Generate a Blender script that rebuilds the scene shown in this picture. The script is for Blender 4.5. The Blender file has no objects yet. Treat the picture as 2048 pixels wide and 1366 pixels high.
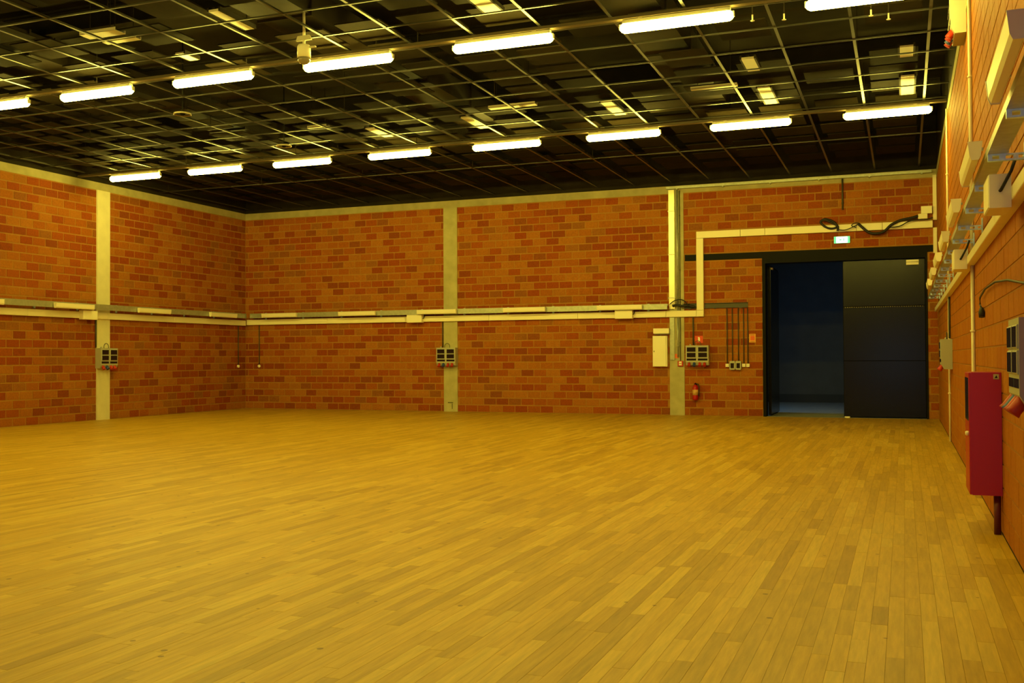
import bpy, math, random
import numpy as np
from mathutils import Matrix, Vector

# ------------------------------------------------------------------ camera
F_PX, YAW, PITCH, ROLL = 2036.5, 0.3678, 0.0161, -0.0047
CAM = np.array([-0.8026, 0.0, 1.6])
D, L, H = 27.85, 20.84, 6.335            # back wall, left wall, ceiling line
YF = -3.2                                # front wall behind the camera
CX, CY = 1024.0, 683.0
scn = bpy.context.scene
COL = scn.collection

def cam_axes():
    cy, sy = math.cos(YAW), math.sin(YAW); cp, sp = math.cos(PITCH), math.sin(PITCH)
    w = np.array([-sy*cp, cy*cp, sp]); r = np.array([cy, sy, 0.0]); u = np.cross(r, w)
    cr, sr = math.cos(ROLL), math.sin(ROLL)
    return cr*r + sr*u, -sr*r + cr*u, w
AR, AU, AW = cam_axes()
def on(px, py, ax, v):
    """point where the ray through a photo pixel meets the plane axis=v"""
    d = AW + AR*(px-CX)/F_PX - AU*(py-CY)/F_PX
    return CAM + d*((v-CAM[ax])/d[ax])
def proj(P):
    d = np.asarray(P, float) - CAM
    z = d @ AW
    z = np.where(z < .05, .05, z)
    return np.stack([CX + F_PX*(d@AR)/z, CY - F_PX*(d@AU)/z], -1), d @ AW

cd = bpy.data.cameras.new('camera'); cam = bpy.data.objects.new('camera', cd); COL.objects.link(cam)
cd.sensor_fit = 'HORIZONTAL'; cd.sensor_width = 36.0; cd.lens = 36.0*F_PX/2048.0
cd.clip_start = .05; cd.clip_end = 200
M = Matrix(((AR[0], AU[0], -AW[0]), (AR[1], AU[1], -AW[1]), (AR[2], AU[2], -AW[2])))
cam.matrix_world = Matrix.Translation(Vector(CAM)) @ M.to_4x4()
scn.camera = cam

# ------------------------------------------------------------------ world, exposure, large lights
wd = bpy.data.worlds.new('world'); scn.world = wd; wd.use_nodes = True
wd.node_tree.nodes['Background'].inputs[0].default_value = (.01, .012, .016, 1)
wd.node_tree.nodes['Background'].inputs[1].default_value = .2
scn.view_settings.view_transform = 'Standard'; scn.view_settings.look = 'None'
scn.view_settings.gamma = 1; scn.view_settings.use_curve_mapping = False
scn.view_settings.exposure = 0.0
LAMP_COL, LAMP_STR = (1.0, .80, .105), 90.0
SIDE_ROOM_W, DAYLIGHT = 58.0, 5.0

al = bpy.data.lights.new('side_room_light', 'AREA'); al.shape = 'RECTANGLE'; al.size = 2.2; al.size_y = 1.2
al.color = (.30, .62, 1.0); al.energy = SIDE_ROOM_W
ao = bpy.data.objects.new('side_room_light', al); COL.objects.link(ao)
ao.location = (-6.6, 30.6, 4.4); ao.rotation_euler = (0, math.radians(-50), 0)

# ------------------------------------------------------------------ materials
MATS = {}
def mat(name, col, rough=.6, metal=0., spec=.5, noise=0., nscale=20., bump=0., emit=None, estr=0.):
    if name in MATS: return MATS[name]
    m = bpy.data.materials.new(name); m.use_nodes = True; MATS[name] = m
    nt = m.node_tree; b = nt.nodes['Principled BSDF']
    b.inputs['Base Color'].default_value = (*col, 1); b.inputs['Roughness'].default_value = rough
    b.inputs['Metallic'].default_value = metal; b.inputs['Specular IOR Level'].default_value = spec
    if noise or bump:
        g = nt.nodes.new('ShaderNodeNewGeometry'); n = nt.nodes.new('ShaderNodeTexNoise')
        n.inputs['Scale'].default_value = nscale; n.inputs['Detail'].default_value = 4
        nt.links.new(g.outputs['Position'], n.inputs['Vector'])
        if noise:
            h = nt.nodes.new('ShaderNodeHueSaturation'); h.inputs['Color'].default_value = (*col, 1)
            mr = nt.nodes.new('ShaderNodeMapRange'); mr.inputs[1].default_value = .25; mr.inputs[2].default_value = .75
            mr.inputs[3].default_value = 1-noise; mr.inputs[4].default_value = 1+noise
            nt.links.new(n.outputs[0], mr.inputs[0]); nt.links.new(mr.outputs[0], h.inputs['Value'])
            nt.links.new(h.outputs[0], b.inputs['Base Color'])
        if bump:
            bp = nt.nodes.new('ShaderNodeBump'); bp.inputs['Strength'].default_value = bump; bp.inputs['Distance'].default_value = .01
            nt.links.new(n.outputs[0], bp.inputs['Height']); nt.links.new(bp.outputs[0], b.inputs['Normal'])
    if emit:
        b.inputs['Emission Color'].default_value = (*emit, 1); b.inputs['Emission Strength'].default_value = estr
    return m

def piece_mat(name, stops, rough, grain_scale, grain, bump, holes=False, spec=.4):
    """colour drawn per piece: object random + island random, plus grain"""
    m = bpy.data.materials.new(name); m.use_nodes = True; MATS[name] = m
    nt = m.node_tree; b = nt.nodes['Principled BSDF']; N = nt.nodes.new; K = nt.links.new
    oi = N('ShaderNodeObjectInfo'); g = N('ShaderNodeNewGeometry')
    ad = N('ShaderNodeMath'); ad.operation = 'ADD'; K(oi.outputs['Random'], ad.inputs[0]); K(g.outputs['Random Per Island'], ad.inputs[1])
    fr = N('ShaderNodeMath'); fr.operation = 'FRACT'; K(ad.outputs[0], fr.inputs[0])
    cr = N('ShaderNodeValToRGB'); cr.color_ramp.interpolation = 'LINEAR'
    e = cr.color_ramp.elements
    e[0].position, e[0].color = stops[0][0], (*stops[0][1], 1)
    e[1].position, e[1].color = stops[-1][0], (*stops[-1][1], 1)
    for p, c in stops[1:-1]:
        x = e.new(p); x.color = (*c, 1)
    K(fr.outputs[0], cr.inputs[0])
    mp = N('ShaderNodeMapping'); mp.inputs['Scale'].default_value = grain_scale
    of = N('ShaderNodeVectorMath'); of.operation = 'ADD'
    sc = N('ShaderNodeMath'); sc.operation = 'MULTIPLY'; sc.inputs[1].default_value = 37.0
    K(fr.outputs[0], sc.inputs[0]); K(g.outputs['Position'], of.inputs[0]); K(sc.outputs[0], of.inputs[1])
    K(of.outputs[0], mp.inputs[0])
    n = N('ShaderNodeTexNoise'); n.inputs['Scale'].default_value = 1; n.inputs['Detail'].default_value = 5; n.inputs['Roughness'].default_value = .6
    K(mp.outputs[0], n.inputs['Vector'])
    mr = N('ShaderNodeMapRange'); mr.inputs[1].default_value = .25; mr.inputs[2].default_value = .75
    mr.inputs[3].default_value = 1-grain; mr.inputs[4].default_value = 1+grain
    K(n.outputs[0], mr.inputs[0])
    h = N('ShaderNodeHueSaturation'); K(cr.outputs[0], h.inputs['Color']); K(mr.outputs[0], h.inputs['Value'])
    K(h.outputs[0], b.inputs['Base Color'])
    if holes:      # dark knots / pits of their own shape
        n2 = N('ShaderNodeTexVoronoi'); n2.inputs['Scale'].default_value = holes
        K(g.outputs['Position'], n2.inputs['Vector'])
        lt = N('ShaderNodeMath'); lt.operation = 'LESS_THAN'; lt.inputs[1].default_value = .062
        K(n2.outputs['Distance'], lt.inputs[0])
        mx = N('ShaderNodeMixRGB'); mx.inputs[2].default_value = (.06, .02, .004, 1); K(h.outputs[0], mx.inputs[1])
        k = N('ShaderNodeMath'); k.operation = 'MULTIPLY'; k.inputs[1].default_value = .6; K(lt.outputs[0], k.inputs[0])
        K(k.outputs[0], mx.inputs[0]); K(mx.outputs[0], b.inputs['Base Color'])
    bp = N('ShaderNodeBump'); bp.inputs['Strength'].default_value = bump; bp.inputs['Distance'].default_value = .01
    K(n.outputs[0], bp.inputs['Height']); K(bp.outputs[0], b.inputs['Normal'])
    b.inputs['Roughness'].default_value = rough; b.inputs['Specular IOR Level'].default_value = spec
    return m

BRICK = piece_mat('clay_block', [(0, (.37, .135, .016)), (.28, (.34, .105, .010)), (.5, (.31, .070, .005)), (.72, (.275, .052, .004)),
                                 (.86, (.225, .05, .007)), (.94, (.27, .098, .016)), (1, (.36, .13, .016))], .85, (28, 28, 28), .22, .35, holes=9.0, spec=.2)
BRICK_R = piece_mat('orange_clay_block', [(0, (.42, .155, .012)), (.5, (.39, .125, .010)), (1, (.41, .145, .012))], .7, (28, 28, 28), .16, .3, holes=9.0, spec=.1)
WOOD = piece_mat('oak_plank', [(0, (.40, .235, .020)), (.2, (.46, .272, .022)), (.45, (.50, .296, .025)), (.7, (.53, .32, .030)),
                               (.88, (.58, .38, .050)), (.95, (.37, .205, .018)), (1, (.45, .27, .024))], .42, (34, 2.6, 34), .20, .06, holes=3.2, spec=.22)
MORTAR = mat('mortar', (.37, .175, .022), .95, noise=.12, nscale=9)
PALEC = mat('pale_concrete', (.72, .68, .46), .85, noise=.06, nscale=4)
CONC = mat('concrete', (.44, .405, .22), .9, noise=.14, nscale=4, bump=.2)
WHITE = mat('white_plastic', (.90, .86, .66), .4)
CREAM = mat('cream_enamel', (.86, .80, .58), .4)
GREYP = mat('grey_plastic', (.42, .42, .33), .5)
GALV = mat('galvanised_steel', (.42, .44, .36), .42, .55, noise=.15, nscale=14)
GALVB = mat('bright_galvanised_steel', (.60, .82, 1.0), .38, .5, noise=.2, nscale=30)
BLACK = mat('black_rubber', (.012, .010, .010), .6)
DARKC = mat('dark_conduit', (.06, .055, .035), .55)
DECK = mat('black_painted_deck', (.022, .018, .012), .9, spec=.15, noise=.3, nscale=2)
BAR = mat('grid_bar_paint', (.020, .018, .010), .38, .12, spec=.5)
DUCT = mat('dark_duct', (.020, .015, .008), .7, spec=.2, noise=.3, nscale=3)
PLATE = mat('pale_plate', (.55, .52, .38), .45)
RAIL = mat('lamp_rail', (.09, .065, .028), .5)
DOORM = mat('black_door_steel', (.005, .005, .006), .22, spec=.22)
FRAME = mat('black_frame_steel', (.006, .006, .006), .6, spec=.12)
RED = mat('red_enamel', (.40, .003, .003), .4)
REDP = mat('red_plastic', (.50, .03, .012), .5)
BLUEP = mat('blue_plastic', (.03, .07, .30), .45)
SMOKE = mat('smoked_window', (.012, .008, .016), .15)
ORANGE = mat('orange_sign', (.75, .28, .02), .5)
TUBE = mat('lamp_diffuser', (.9, .9, .85), .4, emit=LAMP_COL, estr=LAMP_STR)
CAPM = mat('lamp_cap', (.5, .48, .35), .5)
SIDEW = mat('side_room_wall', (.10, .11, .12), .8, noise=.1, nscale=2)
SIDEF = mat('side_room_floor', (.35, .36, .34), .6, noise=.1, nscale=3)
GLASSD = mat('clear_dome', (.25, .22, .15), .08, spec=.8)

# ------------------------------------------------------------------ helpers
class MB:
    def __init__(s): s.v = []; s.f = []; s.sm = False
    def box(s, x0, x1, y0, y1, z0, z1):
        k = len(s.v)
        s.v += [(x0,y0,z0),(x1,y0,z0),(x1,y1,z0),(x0,y1,z0),(x0,y0,z1),(x1,y0,z1),(x1,y1,z1),(x0,y1,z1)]
        s.f += [tuple(k+i for i in q) for q in ((0,3,2,1),(4,5,6,7),(0,1,5,4),(1,2,6,5),(2,3,7,6),(3,0,4,7))]
        return s
    def bbox(s, x0, x1, y0, y1, z0, z1, c=.006):
        """box with chamfered outline in the x-z face (front toward -y)"""
        k = len(s.v)
        fr = [(x0+c, y0, z0+c), (x1-c, y0, z0+c), (x1-c, y0, z1-c), (x0+c, y0, z1-c)]
        md = [(x0, y0+c, z0), (x1, y0+c, z0), (x1, y0+c, z1), (x0, y0+c, z1)]
        bk = [(x0, y1, z0), (x1, y1, z0), (x1, y1, z1), (x0, y1, z1)]
        s.v += fr+md+bk
        s.f.append((k, k+1, k+2, k+3))
        for i in range(4):
            j = (i+1) % 4
            s.f.append((k+i, k+4+i, k+4+j, k+j)); s.f.append((k+4+i, k+8+i, k+8+j, k+4+j))
        s.f.append((k+11, k+10, k+9, k+8))
        return s
    def prism(s, poly, a, b, axis='x'):
        """poly: list of 2-D points (other two axes in order), extruded a..b along axis"""
        k = len(s.v); n = len(poly)
        def P(q, t): return {'x': (t, q[0], q[1]), 'y': (q[0], t, q[1]), 'z': (q[0], q[1], t)}[axis]
        s.v += [P(q, a) for q in poly] + [P(q, b) for q in poly]
        s.f.append(tuple(k+i for i in range(n))); s.f.append(tuple(k+n+i for i in reversed(range(n))))
        for i in range(n):
            j = (i+1) % n; s.f.append((k+i, k+n+i, k+n+j, k+j))
        return s
    def tube(s, pts, r, seg=8):
        pts = [Vector(p) for p in pts]; k = len(s.v); n = len(pts)
        rr = r if isinstance(r, (list, tuple)) else [r]*n
        t0 = (pts[1]-pts[0]).normalized()
        up = Vector((0, 0, 1)) if abs(t0.z) < .9 else Vector((1, 0, 0))
        a = t0.cross(up).normalized()
        for i, p in enumerate(pts):
            t = (pts[min(i+1, n-1)]-pts[max(i-1, 0)]).normalized()
            a = (a - t*a.dot(t)).normalized(); b = t.cross(a)
            for j in range(seg):
                q = 2*math.pi*j/seg
                s.v.append(tuple(p + rr[i]*(a*math.cos(q)+b*math.sin(q))))
        for i in range(n-1):
            for j in range(seg):
                j2 = (j+1) % seg
                s.f.append((k+i*seg+j, k+i*seg+j2, k+(i+1)*seg+j2, k+(i+1)*seg+j))
        s.f.append(tuple(k+j for j in reversed(range(seg)))); s.f.append(tuple(k+(n-1)*seg+j for j in range(seg)))
        s.sm = True
        return s
    def lathe(s, prof, c=(0, 0, 0), seg=16, axis='z'):
        pts = []
        k = len(s.v)
        for r, h in prof:
            for j in range(seg):
                q = 2*math.pi*j/seg; x, y = r*math.cos(q), r*math.sin(q)
                s.v.append((c[0]+x, c[1]+y, c[2]+h) if axis == 'z' else (c[0]+x, c[1]-h, c[2]+y))
        for i in range(len(prof)-1):
            for j in range(seg):
                j2 = (j+1) % seg
                s.f.append((k+i*seg+j, k+i*seg+j2, k+(i+1)*seg+j2, k+(i+1)*seg+j))
        s.f.append(tuple(k+j for j in reversed(range(seg)))); s.f.append(tuple(k+(len(prof)-1)*seg+j for j in range(seg)))
        s.sm = True
        return s
    def build(s, name, m, parent=None):
        me = bpy.data.meshes.new(name); me.from_pydata(s.v, [], s.f); me.update()
        me.materials.append(m)
        import bmesh
        bm = bmesh.new(); bm.from_mesh(me); bmesh.ops.recalc_face_normals(bm, faces=bm.faces); bm.to_mesh(me); bm.free()
        if s.sm:
            me.polygons.foreach_set('use_smooth', [len(p.vertices) == 4 for p in me.polygons])
        o = bpy.data.objects.new(name, me); COL.objects.link(o)
        if parent: o.parent = parent
        return o
def tag(o, label=None, cat=None, group=None, kind=None):
    if label: o['label'] = label
    if cat: o['category'] = cat
    if group: o['group'] = group
    if kind: o['kind'] = kind
    return o
def thing(name, loc=(0, 0, 0), rz=0., label=None, cat=None, group=None):
    o = bpy.data.objects.new(name, None); COL.objects.link(o); o.empty_display_size = .1
    o.location = loc; o.rotation_euler = (0, 0, rz)
    return tag(o, label, cat, group)
def copy_tree(o, parent=None):
    c = o.copy(); COL.objects.link(c)
    if parent: c.parent = parent
    for ch in list(o.children): copy_tree(ch, c)
    return c
RB, RL, RR = 0., math.pi/2, -math.pi/2          # facing out of the back, left, right wall
ORD = ['first', 'second', 'third', 'fourth', 'fifth', 'sixth', 'seventh', 'eighth', 'ninth', 'tenth']

# ------------------------------------------------------------------ brick walls
CH, BL, JB, JH = .211, .395, .032, .022
BEAM = 29*CH                                      # underside of the concrete ring beam
unit_brick = None
def brick_cells(a0, a1, holes, ztop=BEAM, JB=JB, JH=JH):
    """running bond cells (u0,u1,z0,z1) on a wall from a0..a1, clipped by rectangular holes"""
    out = []
    n = int(round(ztop/CH))
    rnd = random.Random(int(abs(a0*100))+7)
    for r in range(n):
        z0, z1 = r*CH + JB/2, (r+1)*CH - JB/2
        segs = [(a0, a1)]
        for (h0, h1, hz0, hz1) in holes:
            if hz1 <= z0+.02 or hz0 >= z1-.02: continue
            ns = []
            for s0, s1 in segs:
                if h1 <= s0 or h0 >= s1: ns.append((s0, s1)); continue
                if h0 > s0: ns.append((s0, h0))
                if h1 < s1: ns.append((h1, s1))
            segs = ns
        off = (BL/2 if r % 2 else 0)
        for s0, s1 in segs:
            k = math.floor((s0-off)/BL)
            while off + k*BL < s1:
                u0, u1 = max(s0, off+k*BL+JH/2), min(s1, off+(k+1)*BL-JH/2)
                k += 1
                if u1-u0 > .05: out.append((u0, u1, z0, z1))
    return out
def area_px(quads):
    q = np.array(quads)                          # n,4,3
    p, z = proj(q.reshape(-1, 3)); p = p.reshape(-1, 4, 2); z = z.reshape(-1, 4)
    x, y = p[..., 0], p[..., 1]
    A = .5*np.abs(sum(x[:, i]*y[:, (i+1) % 4]-x[:, (i+1) % 4]*y[:, i] for i in range(4)))
    c = p.mean(1)
    ok = (z.min(1) > .3) & (c[:, 0] > 0) & (c[:, 0] < 2048) & (c[:, 1] > 0) & (c[:, 1] < 1366)
    return np.where(ok, A, 0)
def make_unit(name, m, edge):
    me = bpy.data.meshes.new(name)
    c = edge
    v = [(-.5+c, 0, -.5+c), (.5-c, 0, -.5+c), (.5-c, 0, .5-c), (-.5+c, 0, .5-c), (-.5, 1, -.5), (.5, 1, -.5), (.5, 1, .5), (-.5, 1, .5)]
    f = [(0, 1, 2, 3), (0, 4, 5, 1), (1, 5, 6, 2), (2, 6, 7, 3), (3, 7, 4, 0)]
    me.from_pydata(v, [], f); me.update(); me.materials.append(m)
    return me
UB = make_unit('brick', BRICK, .012); UBR = make_unit('brick', BRICK_R, .012)
DEP = .009
def lay_bricks(parent, cells, place, rot, bm=BRICK):
    """place(u, z, depth) -> world; 300 largest in view as objects, the rest joined"""
    quads = [[place(u0, z0, 0), place(u1, z0, 0), place(u1, z1, 0), place(u0, z1, 0)] for u0, u1, z0, z1 in cells]
    A = area_px(quads)
    order = np.argsort(-A); big = set(int(i) for i in order[:300] if A[i] > 0)
    mb = MB(); rnd = random.Random(3)
    for i, (u0, u1, z0, z1) in enumerate(cells):
        pr = rnd.uniform(.0015, .004)
        if i in big:
            o = bpy.data.objects.new('brick', UB if bm is BRICK else UBR); COL.objects.link(o); o.parent = parent
            o.location = place((u0+u1)/2, (z0+z1)/2, pr); o.rotation_euler = (0, 0, rot)
            o.scale = (u1-u0, DEP, z1-z0)
        else:
            k = len(mb.v); e = .004
            mb.v += [tuple(place(*q)) for q in ((u0+e, z0+e, pr), (u1-e, z0+e, pr), (u1-e, z1-e, pr), (u0+e, z1-e, pr),
                                                (u0, z0, DEP), (u1, z0, DEP), (u1, z1, DEP), (u0, z1, DEP))]
            mb.f += [tuple(k+j for j in q) for q in ((0, 1, 2, 3), (0, 4, 5, 1), (1, 5, 6, 2), (2, 6, 7, 3), (3, 7, 4, 0))]
    if mb.v:
        me = bpy.data.meshes.new('brick_courses'); me.from_pydata(mb.v, [], mb.f); me.update(); me.materials.append(bm)
        o = bpy.data.objects.new('brick_courses', me); COL.objects.link(o); o.parent = parent; o['kind'] = 'stuff'

DX0, DX1, DZ = -4.31, -.26, 4.24                   # door opening
LZ0, LZ1, LX0, LX1 = 4.24, 4.41, -6.42, -.09      # black steel lintel
CB = (-13.73, -13.28); CR = (-6.86, -6.45)        # concrete columns of the back wall
T = .4
# back wall core (mortar) with the door opening left free
m = MB(); y0 = D+DEP
m.box(-L-T, DX0, y0, D+T, 0, H); m.box(DX1, T, y0, D+T, 0, H); m.box(DX0, DX1, y0, D+T, DZ, H)
wb = tag(m.build('wall_back', MORTAR), kind='structure', label='back wall of reddish clay blocks pierced by the large black doorway')
lay_bricks(wb, brick_cells(-L, 0, [(CB[0], CB[1], 0, 9), (CR[0], CR[1], 0, 9), (DX0-.03, DX1+.02, 0, DZ), (LX0, LX1, LZ0, LZ1)]),
           lambda u, z, d: (u, D+d, z), 0.)
m = MB(); m.box(-L-T, -L-DEP, YF, D+T, 0, H)
wl = tag(m.build('wall_left', MORTAR), kind='structure', label='side wall of clay blocks with a pale concrete column, opposite the red cabinet')
LC = (21.27, 21.74)
lay_bricks(wl, brick_cells(YF, D, [(LC[0], LC[1], 0, 9), (LC[0]-6.6, LC[1]-6.6, 0, 9)]), lambda u, z, d: (-L-d, u, z), RL)
m = MB(); m.box(DEP, T, YF, D+T, 0, H)
wr = tag(m.build('wall_right', mat('olive_mortar', (.34, .15, .018), .95)), kind='structure', label='side wall of orange clay blocks carrying the red cabinet')
lay_bricks(wr, brick_cells(YF, D, [], JB=.014, JH=.006), lambda u, z, d: (d, u, z), RR, BRICK_R)
m = MB(); m.box(-L-T, -2.4, YF-T, YF, 0, H); m.box(-.3, T, YF-T, YF, 0, H); m.box(-2.4, -.3, YF-T, YF, 2.4, H)
tag(m.build('wall_front', MORTAR), kind='structure', label='plain wall behind the photographer')
DAY = mat('daylight_pane', (.6, .7, .8), .3, emit=(.30, .62, 1.0), estr=DAYLIGHT)
m = MB(); m.box(-2.4, -2.32, YF-.2, YF-.1, 0, 2.4); m.box(-.38, -.3, YF-.2, YF-.1, 0, 2.4); m.box(-2.32, -.38, YF-.2, YF-.1, 2.3, 2.4); m.box(-2.32, -.38, YF-.2, YF-.1, 0, .9)
d2 = tag(m.build('door_2', FRAME), kind='structure', label='glazed door with daylight behind the photographer')
MB().box(-2.32, -.38, YF-.17, YF-.15, .9, 2.3).build('pane', DAY, d2)

# ring beam and columns, cast concrete
def cast(name, boxes, label, cm=CONC):
    m = MB()
    for b in boxes: m.box(*b)
    return tag(m.build(name, cm), kind='structure', label=label)
cast('trim_1', [(-L, 0, D-.004, D+DEP, BEAM+.01, H)], 'concrete ring beam on top of the back wall')
cast('trim_2', [(-L-DEP, -L+.004, YF, D-.004, BEAM+.01, H)], 'concrete ring beam on top of the wall opposite the red cabinet')
cast('trim_3', [(-.004, DEP, YF, D-.004, BEAM+.01, H)], 'concrete ring beam on top of the wall with the red cabinet')
c1 = cast('trim_4', [(CB[0], CB[1], D-.012, D+DEP, 0, BEAM+.01)], 'concrete column in the middle of the back wall')
c2 = cast('trim_5', [(CR[0], CR[1], D-.012, D+DEP, 0, BEAM+.01)], 'concrete column carrying steel trays beside the tall white cabinet')
c3 = cast('trim_6', [(-L-DEP, -L+.03, LC[0], LC[1], 0, BEAM+.01)], 'pale concrete column in the side wall', PALEC)
cast('trim_9', [(-L-DEP, -L+.03, LC[0]-6.6, LC[1]-6.6, 0, BEAM+.01)], 'second concrete column in the side wall')
INK = mat('dark_mark', (.05, .05, .02), .9)
MB().box(-13.60, -13.43, D-.014, D-.011, .255, .28).box(-13.47, -13.45, D-.014, D-.011, .08, .24).build('painted_mark', INK, c1)

# ------------------------------------------------------------------ floor
m = MB(); m.box(-L-T, T, YF-T, D+T, -.2, -.018)
fl = tag(m.build('floor', mat('floor_base', (.10, .06, .015), .9)), kind='structure', label='wooden strip floor of the hall')
PW = .094
rnd = random.Random(11)
pl = []
x = -L
while x < -.005:
    y = YF - rnd.uniform(0, 1.2)
    x1 = min(x+PW, 0)
    while y < D+.1:
        ln = rnd.choice((.45, .6, .75, .9, 1.1, 1.3, 1.5))*rnd.uniform(.93, 1.07)
        a, b = max(y, YF), min(y+ln, D)
        y += ln
        if b-a > .05: pl.append((x+.0007, x1-.0007, a+.0007, b-.0007))
    x += PW
q = [[(a, c, 0), (b, c, 0), (b, d, 0), (a, d, 0)] for a, b, c, d in pl]
A = area_px(q); big = set(int(i) for i in np.argsort(-A)[:300])
UP = bpy.data.meshes.new('plank')
UP.from_pydata([(-.5, -.5, 0), (.5, -.5, 0), (.5, .5, 0), (-.5, .5, 0), (-.5, -.5, -.018), (.5, -.5, -.018), (.5, .5, -.018), (-.5, .5, -.018)], [],
               [(0, 1, 2, 3), (0, 4, 5, 1), (1, 5, 6, 2), (2, 6, 7, 3), (3, 7, 4, 0)]); UP.update(); UP.materials.append(WOOD)
m = MB()
for i, (a, b, c, d) in enumerate(pl):
    h = rnd.uniform(-.0006, 0)
    if i in big:
        o = bpy.data.objects.new('plank', UP); COL.objects.link(o); o.parent = fl
        o.location = ((a+b)/2, (c+d)/2, h); o.scale = (b-a, d-c, 1)
    else:
        k = len(m.v)
        m.v += [(a, c, h), (b, c, h), (b, d, h), (a, d, h), (a, c, -.018), (b, c, -.018), (b, d, -.018), (a, d, -.018)]
        m.f += [tuple(k+j for j in t) for t in ((0, 1, 2, 3), (0, 4, 5, 1), (1, 5, 6, 2), (2, 6, 7, 3), (3, 7, 4, 0))]
me = bpy.data.meshes.new('plank_field'); me.from_pydata(m.v, [], m.f); me.update(); me.materials.append(WOOD)
o = bpy.data.objects.new('plank_field', me); COL.objects.link(o); o.parent = fl; o['kind'] = 'stuff'

# ------------------------------------------------------------------ ceiling void
ZD = H+1.25
m = MB(); m.box(-L-T, T, YF-T, D+T, ZD, ZD+.2)
m.box(-L-T, -L, YF-T, D+T, H, ZD); m.box(0, T, YF-T, D+T, H, ZD); m.box(-L, 0, D, D+T, H, ZD); m.box(-L, 0, YF-T, YF, H, ZD)
ce = tag(m.build('ceiling', DECK), kind='structure', label='black painted roof void above the steel grid')
for yb in np.arange(3.2, D-.5, 3.42):
    MB().prism([(yb-.09, ZD), (yb-.09, ZD-.03), (yb-.02, ZD-.03), (yb-.02, ZD-.37), (yb-.09, ZD-.37), (yb-.09, ZD-.4),
                (yb+.09, ZD-.4), (yb+.09, ZD-.37), (yb+.02, ZD-.37), (yb+.02, ZD-.03), (yb+.09, ZD-.03), (yb+.09, ZD)], -L+.02, -.02, 'x').build('roof_beam', DECK, ce)
# ventilation ducts above the grid
for i, (xa, xb, za, zb, lab) in enumerate(((-4.9, -4.1, .42, .82, 'dark rectangular duct above the grid on the side of the red cabinet'),
                                           (-9.9, -9.0, .40, .80, 'dark rectangular duct above the middle of the grid'),
                                           (-15.4, -14.5, .42, .80, 'dark rectangular duct above the grid on the side of the concrete side column'))):
    t = thing('air_duct', ((xa+xb)/2, 14, H+za), 0, lab, 'duct', 'air ducts above the grid')
    w = (xb-xa)/2
    MB().box(-w, w, -12, 12.5, 0, zb-za).build('duct_run', DUCT, t)
    for yy in np.arange(-11, 12.4, 2.0):
        MB().box(-w-.03, w+.03, yy-.02, yy+.02, -.03, zb-za+.03).build('flange', DUCT, t)
    for yy in (-10, -5, 0, 5, 10):
        MB().tube([(0, yy, zb-za), (0, yy, ZD-H-za-.001)], .012, 6).build('hanger', DUCT, t)

# technical grid of crossing bars, 1.04 m
GZ = H+.085
g = thing('technical_grid', (-L/2, (YF+D)/2, GZ), 0, 'dark steel grid of crossing bars hung under the black roof', 'ceiling grid')
gx, gy = -L/2, (YF+D)/2
xs = [-.413-1.057*k for k in range(20)]
ys = [14.18+1.057*k for k in range(-16, 14)]
for x in xs:
    MB().prism([(x-gx-.022, 0), (x-gx+.022, 0), (x-gx+.022, .006), (x-gx+.005, .006), (x-gx+.005, .035), (x-gx-.005, .035), (x-gx-.005, .006), (x-gx-.022, .006)],
               YF-gy+.02, D-gy-.02, 'y').build('long_bar', BAR, g)
for y in ys:
    if y > D-.2 or (y > 21 and abs(y-23.7) > .6): continue
    MB().prism([(y-gy-.014, -.004), (y-gy+.014, -.004), (y-gy+.014, .003), (y-gy+.004, .003), (y-gy+.004, .02), (y-gy-.004, .02), (y-gy-.004, .003), (y-gy-.014, .003)],
               -L-gx+.02, -gx-.02, 'x').build('cross_bar', BAR, g)
m = MB()
for x in xs[1::3]:
    for y in ys[1::3]:
        if y < D-.3 and not any(a-.1 < x < b+.1 for a, b in ((-4.9, -4.1), (-9.9, -9.0), (-15.4, -14.5))): m.tube([(x-gx, y-gy, .03), (x-gx, y-gy, ZD-GZ)], .008, 5)
o = m.build('hanger_rods', DECK, g); o['kind'] = 'stuff'
# dull dark panels lying over the cells of the grid
PANEL = piece_mat('dark_panel', [(0, (.010, .008, .004)), (.5, (.018, .0135, .0065)), (1, (.027, .020, .0095))], .9, (6, 6, 6), .25, .1, spec=.06)
UPN = bpy.data.meshes.new('panel')
UPN.from_pydata([(-.5, -.5, 0), (.5, -.5, 0), (.5, .5, 0), (-.5, .5, 0), (-.5, -.5, .02), (.5, -.5, .02), (.5, .5, .02), (-.5, .5, .02)], [],
                [(3, 2, 1, 0), (4, 5, 6, 7), (0, 1, 5, 4), (1, 2, 6, 5), (2, 3, 7, 6), (3, 0, 4, 7)]); UPN.update(); UPN.materials.append(PANEL)
HUNG = [on(365, 228, 2, H-.12), on(568, 292, 2, H-.12), on(608, 104, 1, 12.9)] + [on(a, b, 2, H-.02) for a, b in ((1505, 38), (1568, 36), (1742, 28), (1777, 35))]
rp = random.Random(5); cells = []
for i in range(len(xs)-1):
    for j in range(len(ys)-1):
        cx_, cy_ = (xs[i]+xs[i+1])/2, (ys[j]+ys[j+1])/2
        if cy_ > D-.6 or (cy_ < 20.5 and rp.random() < .2): continue
        if any(abs(cx_-q[0]) < .62 and abs(cy_-q[1]) < .62 for q in HUNG): continue
        cells.append((cx_+rp.uniform(-.04, .04), cy_+rp.uniform(-.04, .04), rp.uniform(.74, .88), rp.uniform(.74, .9), rp.uniform(.13, .19)))
A = area_px([[(x-a/2, y-b/2, GZ+h), (x+a/2, y-b/2, GZ+h), (x+a/2, y+b/2, GZ+h), (x-a/2, y+b/2, GZ+h)] for x, y, a, b, h in cells])
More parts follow.
